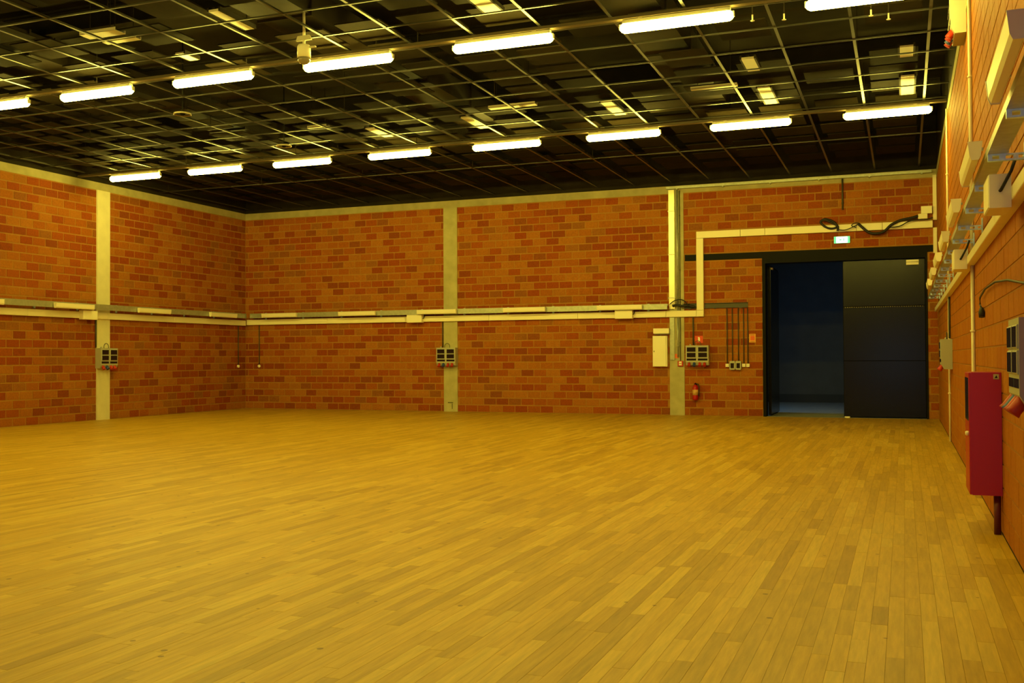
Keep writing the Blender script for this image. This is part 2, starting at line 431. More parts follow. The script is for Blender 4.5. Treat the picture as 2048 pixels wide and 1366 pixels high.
keep = set(int(i) for i in np.argsort(-A)[:300] if A[i] > 0)
m = MB()
for i, (x, y, a, b, h) in enumerate(cells):
    if i in keep:
        o = bpy.data.objects.new('panel', UPN); COL.objects.link(o); o.parent = g
        o.location = (x-gx, y-gy, h); o.scale = (a, b, 1)
    else: m.box(x-gx-a/2, x-gx+a/2, y-gy-b/2, y-gy+b/2, h, h+.02)
o = m.build('panel_field', PANEL, g); o['kind'] = 'stuff'

# pale plates lying above the grid
PLZ = H+.15
def plate(p0, p1, w, lab, extra=None):
    a = on(*p0, 2, PLZ); b = on(*p1, 2, PLZ)
    xc = (a[0]+b[0])/2; ya, yb = sorted((a[1], b[1]))
    t = thing('ceiling_plate', (xc, (ya+yb)/2, PLZ), 0, lab, 'plate', 'pale plates above the grid')
    h = (yb-ya)/2
    MB().box(-w/2, w/2, -h, h, 0, .03).build('face', PLATE, t)
    MB().box(-w/2-.03, -w/2, -h, h, 0, .06).box(w/2, w/2+.03, -h, h, 0, .06).build('rim', DUCT, t)
    MB().box(-.02, .02, -h, h, .03, .06).build('hanger', DECK, t)
side = ['nearest the red cabinet wall', 'second from the red cabinet wall', 'third from the red cabinet wall', 'fourth from the red cabinet wall', 'fifth from the red cabinet wall']
for i, (a, b) in enumerate((((1815, 153), (1815, 189)), ((1528, 176), (1543, 208)), ((1212, 205), (1242, 230)), ((936, 235), (966, 257)), ((744, 257), (774, 274)))):
    plate(a, b, .22, 'long pale plate above the grid by the doorway lamps, '+side[i])
for i, (a, b) in enumerate((((1813, 94), (1813, 114)), ((1493, 118), (1510, 142)))):
    plate(a, b, .2, 'short dim plate above the grid between lamp rows, '+side[i])
for i, (a, b) in enumerate((((960, -8), (980, 27)), ((432, 22), (495, 60)), ((360, 108), (388, 121)))):
    plate(a, b, .25 if i == 0 else .16, 'pale plate above the grid by the middle lamp row, '+side[i])
def strip(p0, p1, w, lab):
    a = on(*p0, 2, PLZ); b = on(*p1, 2, PLZ); y = (a[1]+b[1])/2
    t = thing('ceiling_strip', ((a[0]+b[0])/2, y, PLZ), 0, lab, 'strip', 'pale strips above the grid')
    h = abs(b[0]-a[0])/2
    MB().prism([(-w/2, 0), (w/2, 0), (w/2, .05), (w/2-.01, .05), (w/2-.01, .01), (-w/2+.01, .01), (-w/2+.01, .05), (-w/2, .05)], -h, h, 'x').build('channel', PLATE, t)
    for s in (-.7, .7):
        MB().tube([(s*h, 0, .01), (s*h, 0, ZD-PLZ)], .007, 6).build('hanger', DECK, t)
strip((978, 218), (1073, 210), .16, 'pale metal strip across the middle of the grid between two lamp rows')
strip((1382, 181), (1475, 172), .12, 'pale metal strip above the grid on the side of the red cabinet')
strip((618, 258), (655, 254), .14, 'short pale strip above the grid near the ring shaped sensor')
strip((170, 75), (240, 64), .22, 'pale metal strip above the grid far from the red cabinet')
strip((212, 88), (275, 77), .12, 'dimmer pale strip beside the strip far from the red cabinet')

# ------------------------------------------------------------------ tube lamps
def make_lamp():
    t = thing('tube_lamp')
    n = 10; r = .075; Lh = .79
    prof = [(-Lh+.0, .35), (-Lh+.02, .7), (-Lh+.06, 1.), (Lh-.06, 1.), (Lh-.02, .7), (Lh, .35)]
    MB().tube([(x, 0, 0) for x, _ in prof], [r*q for _, q in prof], 12).build('diffuser', TUBE, t)
    MB().prism([(-.05, .055), (.05, .055), (.035, .11), (-.035, .11)], -Lh+.04, Lh-.04, 'x').build('housing', CAPM, t)
    for s in (-1, 1):
        MB().box(s*Lh-.012, s*Lh+.012, -.03, .03, -.02, .05).build('end_cap', CAPM, t)
        MB().box(s*.5-.03, s*.5+.03, -.03, .03, .11, .12).build('rail_clip', CAPM, t)
    return t
lamp0 = make_lamp(); used = False
R2 = [on((a+b)/2, 300, 1, 20.63)[0] for a, b in ((1686, 1864), (1418, 1584), (1169, 1324), (942, 1084), (733, 865), (544, 664), (375, 485), (220, 321))]
R1 = [on((a+b)/2, 100, 1, 13.9)[0] for a, b in ((1616, 1862), (1233, 1471), (899, 1111), (603, 788), (344, 507), (122, 265), (-72, 56))] + [-18.9]
rows = [(20.63, R2, 'row by the doorway wall'), (13.90, R1, 'middle row of the hall'), (7.2, R1, 'row over the photographer')]
LZ = H-.10
for y, xs_, rn in rows:
    r = thing('lamp_rail', (-L/2, y, LZ+.12), 0, 'dark rail carrying the lit tube lamps of the '+rn, 'rail', 'rails carrying the lamps')
    MB().box(-L/2+.02, L/2-.02, -.04, .04, 0, .05).build('profile', RAIL, r)
    MB().box(-L/2+.02, L/2-.02, -.055, -.04, 0, .012).box(-L/2+.02, L/2-.02, .04, .055, 0, .012).build('lip', RAIL, r)
    for i, x in enumerate(xs_):
        o = copy_tree(lamp0) if used else lamp0
        used = True
        o.location = (x, y, LZ)
        tag(o, 'lit tube lamp, %s from the red cabinet wall in the %s' % (ORD[i], rn), 'lamp', 'lit tube lamps in rows')

# dome camera hung in front of the middle row
p = on(608, 104, 1, 12.9)
t = thing('dome_camera', (p[0], 12.9, p[2]), 0, 'white dome camera with clear bulb hung below the grid', 'camera')
MB().lathe([(.10, -.09), (.10, .07), (.085, .10), (.03, .11)], seg=18).build('housing', WHITE, t)
MB().lathe([(.02, -.185), (.06, -.17), (.088, -.135), (.098, -.09)], seg=18).build('dome', GLASSD, t)
MB().tube([(0, 0, .11), (0, 0, (H+.40 if -9.95 < p[0] < -8.95 else ZD)-.001-p[2])], .02, 8).build('stem', WHITE, t)
MB().prism([(-.13, .17), (.13, .17), (.10, .24), (-.10, .24)], -.02, .02, 'y').build('mount_clip', PLATE, t)
MB().box(.1, .2, -.02, .02, .05, .07).build('arm', PLATE, t)
# ring-shaped sensors under the grid
for (px, py, lab) in ((365, 228, 'dark ring shaped sensor under the grid behind the middle lamp row'),
                      (568, 292, 'shiny ring shaped sensor under the grid before the lamp row by the doorway wall')):
    p = on(px, py, 2, H-.12)
    t = thing('ring_sensor', p, 0, lab, 'sensor', 'ring sensors under the grid')
    MB().tube([(.15*math.cos(a), .15*math.sin(a), 0) for a in np.linspace(0, 2*math.pi, 25)], .018, 8).build('ring', GLASSD if px == 365 else PLATE, t)
    MB().lathe([(.03, -.03), (.05, 0), (.05, .05), (.02, .06)], seg=12).build('core', FRAME, t)
    for k in range(3):
        a = k*2.094
        MB().tube([(.04*math.cos(a), .04*math.sin(a), .02), (.145*math.cos(a), .145*math.sin(a), 0)], .008, 6).build('spoke', FRAME, t)
    MB().tube([(0, 0, .05), (0, 0, ZD-p[2]-.0015)], .012, 6).build('stem', FRAME, t)
for i, (px, py) in enumerate(((1505, 38), (1568, 36), (1742, 28), (1777, 35))):
    p = on(px, py, 2, H-.02)
    t = thing('sprinkler_head', p, 0, 'small bright sprinkler head under the grid, %s from the red cabinet wall' % ORD[3-i], 'sprinkler', 'sprinkler heads under the grid')
    MB().lathe([(.01, -.03), (.03, -.028), (.03, -.022), (.01, -.02), (.012, 0), (.012, .06)], seg=10).build('head', PLATE, t)
    MB().tube([(0, 0, .06), (0, 0, ZD-p[2])], .009, 6).build('drop_pipe', DECK, t)

# ------------------------------------------------------------------ doorway
m = MB(); m.prism([(D-.012, LZ0), (D-.012, LZ1), (D+.16, LZ1), (D+.16, LZ1-.02), (D+.008, LZ1-.02), (D+.008, LZ0+.02), (D+.16, LZ0+.02), (D+.16, LZ0)], LX0, LX1, 'x')
tag(m.build('trim_7', FRAME), kind='structure', label='long black steel lintel over the doorway')
dr = tag(MB().box(DX0-.03, DX0+.05, D-.012, D+T, 0, DZ-.14).box(DX1-.03, DX1+.02, D-.012, D+T, 0, DZ-.14).box(DX0-.03, DX1+.02, D-.012, D+T, DZ-.14, DZ).build('door_1', FRAME), kind='structure', label='tall black double door with one leaf open')
leaf = MB().box(-2.29, DX1-.035, D+.10, D+.13, .02, DZ-.15).build('closed_leaf', FRAME, dr)
for za, zb in ((.03, 1.475), (1.485, 2.885), (2.90, DZ-.16)):
    MB().bbox(-2.28, DX1-.04, D+.085, D+.10, za, zb, .004).build('panel', DOORM, leaf)
RIV = mat('brass_seam', (.30, .24, .08), .4, .6)
m = MB()
for x in np.arange(-2.24, -.34, .055): m.box(x, x+.022, D+.080, D+.085, 2.868, 2.880)
m.build('rivet_seam', RIV, leaf)
MB().box(-2.27, -2.14, D+.02, D+.085, .003, .035).build('floor_bolt', WHITE, leaf)
MB().bbox(-.74, -.44, D+.03, D+.085, 3.93, 3.995, .004).build('door_closer', WHITE, leaf)
MB().bbox(-.74, -.44, D+.03, D+.085, 4.005, 4.06, .004).build('door_closer', WHITE, leaf)
ol = MB().box(DX0+.055, DX0+.12, D+T+.02, D+T+1.95, .02, DZ-.16).build('open_leaf', FRAME, dr)
MB().box(DX0+.12, DX0+.135, D+T+.04, D+T+1.93, .04, DZ-.2).build('panel', DOORM, ol)
MB().box(DX0+.135, DX0+.165, D+T+.18, D+T+.42, DZ-.26, DZ-.21).build('door_closer', WHITE, ol)
# room behind the door
m = MB()
m.box(-8.2, -8.0, D+T, 37.2, -.2, 5.2); m.box(.6, .8, D+T, 37.2, -.2, 5.2); m.box(-8, .6, 37, 37.2, -.2, 5.2); m.box(-8, .6, D+T, 37, 5, 5.2)
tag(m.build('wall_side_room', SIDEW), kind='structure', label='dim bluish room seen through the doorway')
tag(MB().box(-8, .6, D+T, 37, -.2, -.001).build('floor_side_room', SIDEF), kind='structure', label='pale floor of the dim room behind the doorway')
tag(MB().box(-8, .6, 36.97, 37, 0, .28).build('foot_shade_side_room', mat('side_room_foot_shade', (.04, .045, .05), .7)), kind='structure', label='dark strip as painted shade at the wall foot of the dim room')  # dark strip stands in for the shade at the foot of the far wall
tag(MB().box(DX0+.05, DX1-.03, D+.001, D+T, -.0175, .002).build('trim_8', GALV), kind='structure', label='metal threshold under the black double door')

# exit sign
p = on(1684, 480, 1, D)
t = thing('exit_sign', (p[0], D, p[2]), RB, 'lit white and green emergency exit sign above the doorway', 'sign')
MB().box(-.2, .2, -.05, 0, -.09, .09).build('case', GREYP, t)
GRN = mat('exit_green', (.02, .35, .10), .4, emit=(.10, 1.0, .28), estr=1.3)
EXW = mat('exit_white', (.8, .9, .9), .4, emit=(.72, 1.0, .92), estr=2.6)
MB().box(-.195, .195, -.056, -.05, -.085, .085).build('green_panel', GRN, t)
MB().box(-.14, .14, -.061, -.056, -.08, .08).build('white_field', EXW, t)
# running figure and arrow in green on the white field
MB().prism([(-.07, .0), (-.035, .035), (-.035, .012), (.0, .012), (.0, -.012), (-.035, -.012), (-.035, -.035)], -.0625, -.061, 'y').build('arrow', GRN, t)
MB().prism([(.03, .03), (.05, .045), (.065, .03), (.055, .0), (.075, -.045), (.062, -.05), (.045, -.015), (.025, -.05), (.013, -.045), (.035, .0)], -.0625, -.061, 'y').build('figure', GRN, t)

# ------------------------------------------------------------------ white trunking
def trunk(name, loc, rz, pieces, lab):
    t = thing(name, loc, rz, lab, 'trunking')
    for (x0, x1, z0, z1) in pieces:
        MB().bbox(x0, x1, -.085, 0, z0, z1, .005).build('section', CREAM, t)
    return t
S = .004
TZ0, TZ1 = 2.705, 2.875
xsm = [-20.75, -17.73, -14.98, -12.23, -9.49, -6.94, -6.1]
pcs = [(a+S, b-S, TZ0, TZ1) for a, b in zip(xsm[:-1], xsm[1:])] + [(-6.1+S-.004, -5.9, TZ0, TZ1), (-6.09, -5.9, TZ1+S, 4.84)]
xt = [-6.09, -4.9, -4.25, -1.93, -1.3, -.1]
pcs += [(a+S, b-S, 4.845, 5.03) for a, b in zip(xt[:-1], xt[1:])]
trunk('cable_trunking', (0, D, 0), RB, pcs, 'cream cable trunking stepping up and over the doorway on the back wall')
ysm = [8.2, 10.95, 13.6, 16.27, 18.94, 21.62, 24.29, 26.9, 27.755]
trunk('cable_trunking', (-L+.0, 0, 0), RL, [(a+S, b-S, TZ0-.02, TZ1-.02) for a, b in zip(ysm[:-1], ysm[1:])], 'cream cable trunking along the side wall with the concrete column')
# trunking on the right wall (local x runs toward the camera)
yr = [4.0, 6.7, 9.4, 12.1, 14.8, 17.5, 20.2, 22.9, 25.6, 27.5]
trunk('cable_trunking', (0, 0, 0), RR, [(-b+S, -a-S, 2.70, 2.80) for a, b in zip(yr[:-1], yr[1:])], 'narrow cream trunking along the wall with the red cabinet')
t = thing('cable_trunking', (-.05, D, 0), RB, 'upright cream trunking in the corner between doorway and red cabinet wall', 'trunking')
MB().bbox(-.045, .045, -.06, 0, 4.2, 4.84, .004).build('section', CREAM, t)
MB().bbox(-.045, .045, -.06, 0, 5.035, 6.18, .004).build('section', CREAM, t)

# ------------------------------------------------------------------ cable trays on perforated brackets
def tray(loc, rz, x0, x1, lab, step=1.4, first=.5, zb=2.965, lip=.05):
    t = thing('cable_tray', loc, rz, lab, 'cable tray')
    MB().prism([(-.245, zb+.095-lip), (-.237, zb+.095-lip), (-.237, zb+.045), (-.12, zb+.045), (-.12, zb+.10), (-.128, zb+.10), (-.128, zb+.052), (-.237, zb+.052), (-.237, zb+.10), (-.245, zb+.10)] if lip > .05 else [(-.245, zb+.045), (-.12, zb+.045), (-.12, zb+.10), (-.128, zb+.10), (-.128, zb+.052), (-.237, zb+.052), (-.237, zb+.10), (-.245, zb+.10)], x0, x1, 'x').build('tray_channel', GALV, t)
    x = x0+first
    while x < x1:
        m = MB()     # bracket arm with two slots, a wall plate and two clips
        m.box(x-.02, x+.02, -.244, 0, zb-.004, zb+.008).box(x-.02, x+.02, -.244, 0, zb+.034, zb+.0445)
        for a, b in ((-.244, -.215), (-.17, -.13), (-.08, -.05), (-.02, 0)): m.box(x-.02, x+.02, a, b, zb+.008, zb+.034)
        m.box(x-.03, x+.03, -.012, -.0005, zb-.085, zb+.12)
        br = m.build('bracket', GALVB, t)
        for a in (-.21, -.13):
            MB().prism([(a-.022, zb+.052), (a+.022, zb+.052), (a+.014, zb+.10), (a-.014, zb+.10)], x-.012, x+.012, 'x').build('clip', GALVB, br)
        x += step
    return t
tray((0, D, 0), RB, -20.5, -6.87, 'galvanised tray on brackets along the back wall above cream trunking', first=.45, lip=.145)
tray((-L, 0, 0), RL, 9.0, 27.55, 'galvanised tray on brackets along the wall with the concrete column', first=.4, lip=.145)
tray((0, 0, 0), RR, -27.4, -4.0, 'galvanised tray on bright brackets above the red cabinet', first=.0+27.4-26.06)
t = thing('cable_tray', (0, D, 0), RB, 'short dark tray behind the cream trunking beside the doorway', 'cable tray')
MB().prism([(-.05, 2.93), (0, 2.93), (0, 3.07), (-.05, 3.07), (-.05, 3.06), (-.008, 3.06), (-.008, 2.94), (-.05, 2.94)], -5.885, -4.72, 'x').build('tray_channel', DARKC, t)
MB().prism([(-.05, 2.93), (0, 2.93), (0, 3.07), (-.05, 3.07), (-.05, 3.06), (-.008, 3.06), (-.008, 2.94), (-.05, 2.94)], -6.5, -6.105, 'x').build('tray_channel', DARKC, t)
for x in (-6.3, -5.6, -4.9): MB().box(x-.03, x+.03, -.055, 0, 2.915, 2.93).build('support', DARKC, t)

# wall-wash battens on the trays
def make_batten():
    t = thing('batten_light')
    MB().prism([(-.045, .125), (.045, .125), (.036, .03), (.022, 0), (-.022, 0), (-.036, .03)], -.63, .63, 'x').build('body', WHITE, t)
    for s in (-1, 1):
        MB().prism([(-.05, .13), (.05, .13), (.038, .025), (.024, -.005), (-.024, -.005), (-.038, .025)], s*.63, s*.645, 'x').build('end_plate', CREAM, t)
        MB().box(s*.45-.02, s*.45+.02, -.012, .0653, .095, .115).build('mount_arm', GALV, t)
    return t
bat0 = make_batten(); used = False
def batten(loc, rz, lab, grp):
    global used
    o = copy_tree(bat0) if used else bat0
    used = True
    o.location = loc; o.rotation_euler = (0, 0, rz); tag(o, lab, 'light fitting', grp)
BW = [-8.2, -11.03, -13.82, -16.53, -19.34]
for i, x in enumerate(BW):
    batten((x, D-.31, 2.925), RB, 'unlit white batten on the back wall tray, %s from the doorway' % ORD[i], 'unlit battens on the wall trays')
for i, y in enumerate((26.28, 23.17, 20.2, 17.35)):
    batten((-L+.31, y, 2.905), RL, 'unlit white batten on the concrete column wall, %s from the corner' % ORD[i], 'unlit battens on the wall trays')
for i, y in enumerate((5.72, 8.75, 11.65, 14.45, 17.25, 20.05, 22.85)):
    batten((-.308, y, 3.03), RR, 'unlit white batten above the red cabinet, %s from the doorway wall' % ORD[6-i], 'unlit battens on the wall trays')

# white junction boxes on the trunking
def jbox(loc, rz, lab, w=.5):
    t = thing('junction_box', loc, rz, lab, 'junction box', 'junction boxes on the trunking')
    MB().bbox(-w/2, w/2, -.235, -.085, -.12, .12, .008).build('box', WHITE, t)
    MB().box(-w/2+.02, w/2-.02, -.2355, -.235, .105, .108).build('lid_line', GREYP, t)
    c = MB().tube([(w/2-.02, -.16, .0), (w/2+.02, -.155, .0), (w/2+.035, -.13, .05), (w/2+.045, -.09, .13), (w/2+.05, -.06, .22)], .012, 7).build('cable', BLACK, t)
jbox((-14.61, D, 2.80), RB, 'white junction box on the back wall trunking beside the middle column')
jbox((-8.11, D, 2.80), RB, 'white junction box on the back wall trunking near the tall cabinet')
jbox((-L, 20.83, 2.77), RL, 'white junction box on the side trunking before the concrete column')
jbox((0, 8.2, 2.77), RR, 'large white junction box with black cable above the red cabinet', .45)
jbox((0, 13.7, 2.77), RR, 'white junction box further along the red cabinet wall')

# ------------------------------------------------------------------ power boxes with smoked windows
def make_power():
    t = thing('power_box')
    w, h, d = .31, .27, .19
    MB().prism([(0, -h), (-d+.05, -h), (-d, -h+.09), (-d, h), (0, h)], -w, w, 'x').build('body', GREYP, t)
    for s in (-1, 1):
        x = s*w/2
        for za, zb in ((.10, .22), (-.05, .07)):
            wd = MB().bbox(x-.13, x+.13, -d-.012, -d, za-.01, zb+.01, .006).build('window', GREYP, t)
            MB().box(x-.118, x+.118, -d-.014, -d-.011, za, zb).build('pane', SMOKE, wd)
        MB().box(x-.13, x+.13, -d-.004, -d, -.14, -.085).build('breaker_strip', SMOKE, t)
    for k, (x, mt) in enumerate(((-.22, REDP), (-.08, BLUEP), (.07, REDP), (.20, REDP))):
        so = MB().tube([(x, -d+.03, -h+.06), (x, -d-.015, -h-.0), (x, -d-.03, -h-.02)], [.04, .04, .045], 10).build('socket', mt, t)
    MB().tube([(-.08, -.08, h)]+[(-.08+.08+.085*math.cos(a), -.08, h+.10*math.sin(a)+.03) for a in np.linspace(math.pi, 0, 9)]+[(.085, -.08, h)], .009, 6).build('cable_loop', DARKC, t)
    MB().lathe([(.022, 0), (.022, .03), (.012, .04)], c=(-.2, -.09, h), seg=8).build('gland', GREYP, t)
    return t
pw0 = make_power(); first = True
for loc, rz, lab in (((-13.585, D, 1.645), RB, 'grey power box with smoked windows on the middle column of the back wall'),
                     ((-6.07, D, 1.645), RB, 'grey power box with smoked windows above the fire extinguisher'),
                     ((-L, 21.55, 1.64), RL, 'grey power box on the concrete column of the side wall'),
                     ((0, 20.15, 1.63), RR, 'grey power box low on the red cabinet wall near the doorway'),
                     ((0, 6.8, 1.55), RR, 'grey power box with red and blue sockets beside the red cabinet'),
                     ((0, 14.9, 6.13), RR, 'grey power box high on the wall just under the ceiling grid')):
    o = pw0 if first else copy_tree(pw0); first = False
    o.location = loc; o.rotation_euler = (0, 0, rz); tag(o, lab, 'power box', 'power boxes on the walls')
pw_off = {}
# columns stand proud: the boxes there sit on them
# ------------------------------------------------------------------ tall white cabinet
t = thing('electrical_cabinet', (-7.105, D, 1.34), RB, 'narrow white wall cabinet beside the concrete column with trays', 'cabinet')
MB().box(-.2, .2, -.14, 0, 0, .85).build('body', WHITE, t)
dd = MB().bbox(-.198, .17, -.158, -.14, .004, .846, .005).build('door', WHITE, t)
MB().box(-.168, -.15, -.166, -.158, .40, .44).build('lock', DARKC, dd)
t = thing('control_case', (-7.065, D, 2.235), RB, 'small white case fixed above the narrow white cabinet', 'case')
MB().bbox(-.22, .22, -.16, 0, .02, .16, .006).build('cover', WHITE, t)
MB().box(-.21, .21, -.13, 0, 0, .02).build('base', GREYP, t)

# vertical tray and conduits on the column
t = thing('vertical_tray', (-6.775, D-.012, 1.52), RB, 'bright galvanised tray standing up the concrete column', 'cable tray')
SHINY = mat('shiny_galvanised', (.75, .70, .45), .32, .6)
MB().prism([(-.08, -.05), (.08, -.05), (.08, 0), (.072, 0), (.072, -.042), (-.072, -.042), (-.072, 0), (-.08, 0)], 1.41, 4.70, 'z').build('upper_channel', SHINY, t)
MB().prism([(-.06, -.04), (.06, -.04), (.06, 0), (-.06, 0)], 0, 1.17, 'z').build('lower_channel', GALV, t)
for z in (1.7, 2.9, 4.1): MB().box(-.10, .10, -.056, 0, z, z+.03).build('strap', GALV, t)
def conduit(pts, r, lab, m=DARKC, clips=(), name='conduit', gap=None):
    c = Vector(pts[-1])
    t = thing(name, c, 0, lab, 'conduit')
    if gap:
        a, b = Vector(pts[0]), Vector(pts[-1])
        MB().tube([a-c, Vector((a.x, a.y, gap[1]))-c], r, 8).build('pipe', m, t); MB().tube([Vector((b.x, b.y, gap[0]))-c, b-c], r, 8).build('pipe', m, t)
    else: MB().tube([Vector(p)-c for p in pts], r, 8).build('pipe', m, t)
    for q in clips:
        q = Vector(q)-c
        MB().lathe([(r*1.5, -.012), (r*1.5, .012)], c=q, seg=8).build('clip', m, t)
    return t
conduit([(-6.62, D-.03, 6.2), (-6.62, D-.03, 1.6)], .028, 'pale grey conduit up the concrete column with trays', GALV, [(-6.62, D-.03, z) for z in (1.9, 3.5, 5.0)], gap=(2.70, 2.88))
conduit([(-6.555, D-.03, 6.2), (-6.555, D-.03, 1.49)], .011, 'thin dark conduit down to the red call point', DARKC, [(-6.555, D-.03, z) for z in (2, 4, 5.5)], gap=(2.70, 2.88))
conduit([(-6.20, D-.022, 2.68), (-6.20, D-.022, 1.93)], .020, 'dark conduit dropping into the power box above the extinguisher')
conduit([(-13.76, D-.02, 2.69), (-13.76, D-.02, 1.93)], .018, 'dark conduit dropping into the middle column power box')
conduit([(-L+.022, 21.235, 2.67), (-L+.022, 21.235, 1.93)], .018, 'dark conduit dropping into the side column power box')
conduit([(-2.27, D-.022, 6.23), (-2.27, D-.022, 5.42)], .022, 'short dark conduit above the exit sign', DARKC, [(-2.27, D-.022, 5.6)])
conduit([(-.018, 13.75, 5.77), (-.018, 13.75, 3.07)], .018, 'dark tube standing in for the shadow of the cream conduit', DARKC)  # dark tube drawn as the cast shadow of the cream conduit beside it
conduit([(-.022, 13.55, H-.3), (-.022, 13.55, .0)], .022, 'cream conduit running down behind the red cabinet', CREAM, [(-.022, 13.55, z) for z in (1.9, 4, 5)], gap=(2.695, 2.805))
conduit([(-.02, 20.7, H-.1), (-.02, 20.7, .0)], .02, 'cream conduit from ceiling to floor beyond the red cabinet', CREAM, [(-.02, 20.7, z) for z in (.9, 3.8, 5)], gap=(2.695, 2.805))
conduit([(-.022, 20.45, 2.69), (-.022, 20.45, 1.92)], .02, 'thin dark upright line above the low power box near the doorway', DARKC)  # dark upright line from the trunking down to the power box

# top tray along the beam over the doorway
t = thing('cable_tray', (0, D-.004, 0), RB, 'long galvanised tray along the ring beam over the doorway', 'cable tray')
MB().prism([(-.14, 6.235), (0, 6.235), (0, 6.30), (-.006, 6.30), (-.006, 6.243), (-.134, 6.243), (-.134, 6.30), (-.14, 6.30)], -6.9, -.12, 'x').build('tray_channel', GALV, t)
for x in np.arange(-6.6, -.2, 1.25): MB().box(x-.02, x+.02, -.145, 0, 6.21, 6.235).build('support', GALV, t)

# pendant pipes with round switches in the corner
def drop(loc, rz, z1, lab, sq=False, grey=False, name='round_switch'):
    t = thing(name, loc, rz, lab, 'socket' if sq or grey else 'switch')
    MB().tube([(0, -.022, .04), (0, -.022, z1-loc[2])], .014, 8).build('pipe', DARKC, t)
    if grey:
        b = MB().prism([(-.075, -.10), (-.05, -.12), (.05, -.12), (.075, -.10), (.075, .10), (.05, .12), (-.05, .12), (-.075, .10)], -.09, 0, 'y').build('case', GREYP, t)
        MB().box(-.045, .045, -.096, -.09, -.075, .06).build('lid', SMOKE, b)
    elif sq:
        b = MB().bbox(-.045, .045, -.055, 0, -.045, .045, .006).build('case', WHITE, t)
        MB().box(-.022, .022, -.06, -.055, -.026, .026).build('rocker', CREAM, b)
    else:
        b = MB().lathe([(.05, 0), (.05, .04), (.035, .055)], seg=14, axis='y').build('case', WHITE, t)
        MB().lathe([(.02, .055), (.018, .065)], seg=10, axis='y').build('button', CREAM, b)
    return t
drop((-20.30, D, 1.37), RB, 2.69, 'round white switch under a dark pipe on the back wall by the corner')
drop((-L, 27.43, 1.37), RL, 2.67, 'round white switch under a dark pipe on the side wall by the corner')
for x, kind, lab in ((-5.28, 's', 'small white socket under a pipe, farthest from the doorway of the five'),
                     (-5.14, 'g', 'grey lidded socket next to the farthest small white one'),
                     (-4.98, 'g', 'grey lidded socket next to the two small white ones by the doorway'),
                     (-4.84, 's', 'small white socket under a pipe between grey socket and last white one'),
                     (-4.73, 's', 'small white socket under a pipe, nearest the doorway of the five')):
    drop((x, D, 1.37), RB, 2.91, lab, kind == 's', kind == 'g', 'pipe_socket')

# red call point and small signs
t = thing('call_point', (-6.555, D-.012, 1.42), RB, 'red fire call point with white centre on the concrete column', 'call point')
MB().bbox(-.075, .075, -.05, 0, -.075, .075, .008).build('case', REDP, t)
MB().box(-.038, .038, -.056, -.05, -.045, .06).build('push_plate', WHITE, t)
MB().box(-.03, .03, -.058, -.056, -.005, .012).build('mark', REDP, t)
t = thing('notice_sign', (-6.665, D-.012, 1.63), RB, 'small plain orange red tag above the red call point', 'sign')
MB().box(-.05, .05, -.006, 0, -.06, .06).build('plate', mat('tag_red', (.75, .16, .03), .5), t)
t = thing('notice_sign', (-6.05, D, 2.08), RB, 'red square sign with white extinguisher symbol above the power box', 'sign')
MB().box(-.11, .11, -.008, 0, -.1, .1).build('plate', mat('sign_red', (.72, .07, .012), .5), t)
MB().prism([(-.02, -.06), (.03, -.06), (.03, .03), (.015, .05), (.03, .06), (-.02, .07), (-.03, .05), (-.01, .045), (-.02, .03)], -.010, -.008, 'y').build('symbol', WHITE, t)
t = thing('notice_sign', (-4.61, D, 2.10), RB, 'orange and yellow notice beside the doorway above the sockets', 'sign')
MB().box(-.085, .085, -.008, 0, -.115, .115).build('plate', mat('notice_yellow', (.80, .42, .03), .5), t)
MB().box(-.055, .06, -.010, -.008, -.06, .06).build('symbol', mat('notice_red', (.75, .12, .02), .5), t)
MB().box(-.06, .06, -.010, -.008, -.10, -.085).box(-.06, .06, -.010, -.008, .075, .095).build('text_line', mat('notice_ink', (.45, .12, .02), .5), t)

# fire extinguisher
t = thing('fire_extinguisher', (-6.14, D, .42), RB, 'red fire extinguisher hung on the wall under the power box', 'extinguisher')
MB().lathe([(.055, 0), (.075, .012), (.078, .05), (.078, .34), (.06, .39), (.028, .41), (.028, .43)], c=(0, -.09, 0), seg=16).build('cylinder', RED, t)
MB().lathe([(.0785, .14), (.0785, .29)], c=(0, -.09, 0), seg=16).build('paper_label', mat('extinguisher_label', (.60, .34, .10), .6), t)
MB().box(-.02, .02, -.12, -.06, .43, .47).build('valve', FRAME, t)
MB().box(-.012, .012, -.18, -.06, .47, .485).build('lever', REDP, t)
MB().tube([(.02, -.09, .45), (.09, -.10, .44), (.11, -.10, .36), (.10, -.10, .2), (.095, -.10, .12)], [.011, .011, .011, .011, .018], 8).build('hose', BLACK, t)
MB().box(-.03, .03, -.03, 0, .32, .44).build('hook', FRAME, t)

# cables over the doorway and white box at their end
def bw(px, py, off=.1): 
    p = on(px, py, 1, D-off); return p
def wire(pxs, r, off, name, lab, wiggle=0):
    pts = [Vector(bw(x, y, off)) for x, y in pxs]
    out = []                                      # Catmull-Rom through the points
    P = [pts[0]]+pts+[pts[-1]]
    for i in range(1, len(P)-2):
        for s in range(6):
            u = s/6
            out.append(.5*((2*P[i])+(P[i+1]-P[i-1])*u+(2*P[i-1]-5*P[i]+4*P[i+1]-P[i+2])*u*u+(3*P[i]-P[i-1]-3*P[i+1]+P[i+2])*u**3))
    out.append(pts[-1])
    return tag(MB().tube(out, r, 7).build(name, BLACK), lab, 'cable')
wire([(1642, 442), (1650, 438), (1662, 441), (1672, 448), (1672, 455), (1660, 457), (1648, 452), (1641, 444), (1650, 440), (1664, 446), (1675, 452), (1675, 462)], .028, .13, 'cable_coil', 'black coil of cable hung over the trunking above the exit sign')
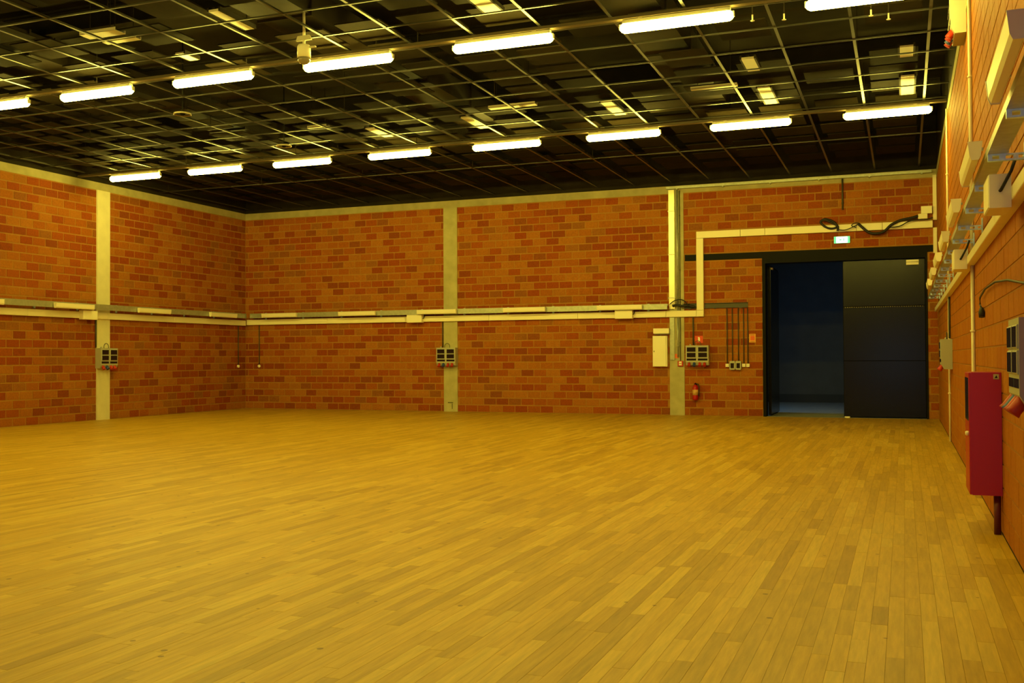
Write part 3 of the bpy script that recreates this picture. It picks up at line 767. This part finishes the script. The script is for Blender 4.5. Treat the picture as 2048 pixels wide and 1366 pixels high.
wire([(1716, 447), (1726, 456), (1738, 465), (1752, 467), (1768, 463), (1782, 450), (1800, 441), (1822, 436), (1836, 432)], .035, .14, 'hanging_cable', 'thick black cable sagging over the trunking above the doorway')
wire([(1675, 459), (1690, 460), (1708, 453), (1718, 447), (1710, 446), (1703, 451), (1712, 455)], .012, .20, 'hanging_cable', 'thin black cable between coil and sagging cable over the doorway')
wire([(1780, 455), (1800, 452), (1815, 444), (1830, 440), (1852, 439), (1866, 435)], .014, .20, 'hanging_cable', 'thin black cable running to the white box in the corner')
t = thing('terminal_box', (-.245, D, 5.20), RB, 'white box in the corner above the trunking where cables end', 'box')
MB().bbox(-.13, .13, -.14, 0, 0, .19, .006).build('case', WHITE, t)
MB().bbox(-.2, .02, -.16, -.02, -.13, -.005, .006).build('terminal', CREAM, t)
# cable arch above the power tray on the column
wire([(1339, 609), (1348, 602), (1360, 599), (1370, 603), (1377, 614)], .014, .15, 'hanging_cable', 'black cable arching over the tray on the concrete column')
wire([(1345, 612), (1353, 610), (1364, 612), (1372, 611), (1390, 613)], .035, .10, 'cable_bundle', 'black cable bundle lying behind the trunking corner')

# ------------------------------------------------------------------ red hose cabinet on the right wall
t = thing('hose_cabinet', (0, 10.33, .35), RR, 'tall red hose cabinet hanging on the block wall', 'cabinet')
w, h, d = .30, 1.10, .245                        # local x runs toward the camera
MB().box(-w, w, -d, 0, 0, h).build('body', RED, t)
dr2 = MB().bbox(-w+.004, w-.004, -d-.022, -d, .004, h-.004, .004).build('door', RED, t)
MB().box(-w+.06, w-.06, -d-.025, -d-.022, .66, h-.05).build('window', SMOKE, dr2)
MB().lathe([(.02, 0), (.022, .02), (.014, .03)], c=(w-.05, -d-.022, .55), seg=12, axis='y').build('knob', WHITE, dr2)
em = MB().box(w, w+.003, -.065, -.02, h-.06, h-.015).build('emblem', mat('emblem_pale', (.45, .42, .20), .5), t)
MB().prism([(-.055, h-.05), (-.04, h-.025), (-.03, h-.05)], w+.003, w+.0045, 'x').build('emblem_mark', FRAME, em)
MB().tube([(.24, -.04, 0), (.24, -.04, -.35)], .03, 10).build('feed_pipe', mat('dark_red_pipe', (.12, .012, .01), .5), t)

# black lead with plug hanging on the right wall
pts = [on(*q, 0, -.03) for q in ((2080, 572), (2048, 566), (2015, 560), (1990, 564), (1970, 578), (1960, 595), (1960, 610), (1963, 616))]
c = Vector(pts[-1])
t = thing('hanging_lead', c, 0, 'black lead with a plug hanging on the wall above the red cabinet', 'cable')
yy0 = pts[0][1]
P = [Vector(p)-c for p in pts]
start = Vector((-.03, 6.9, 2.685))-c
MB().tube([start, (start+P[0])*.5+Vector((0, 0, -.12))]+P, .010, 7).build('cord', BLACK, t)
MB().tube([(0, 0, 0), (0, -.02, -.05), (0, -.03, -.10)], [.02, .034, .03], 10).build('plug', BLACK, t)
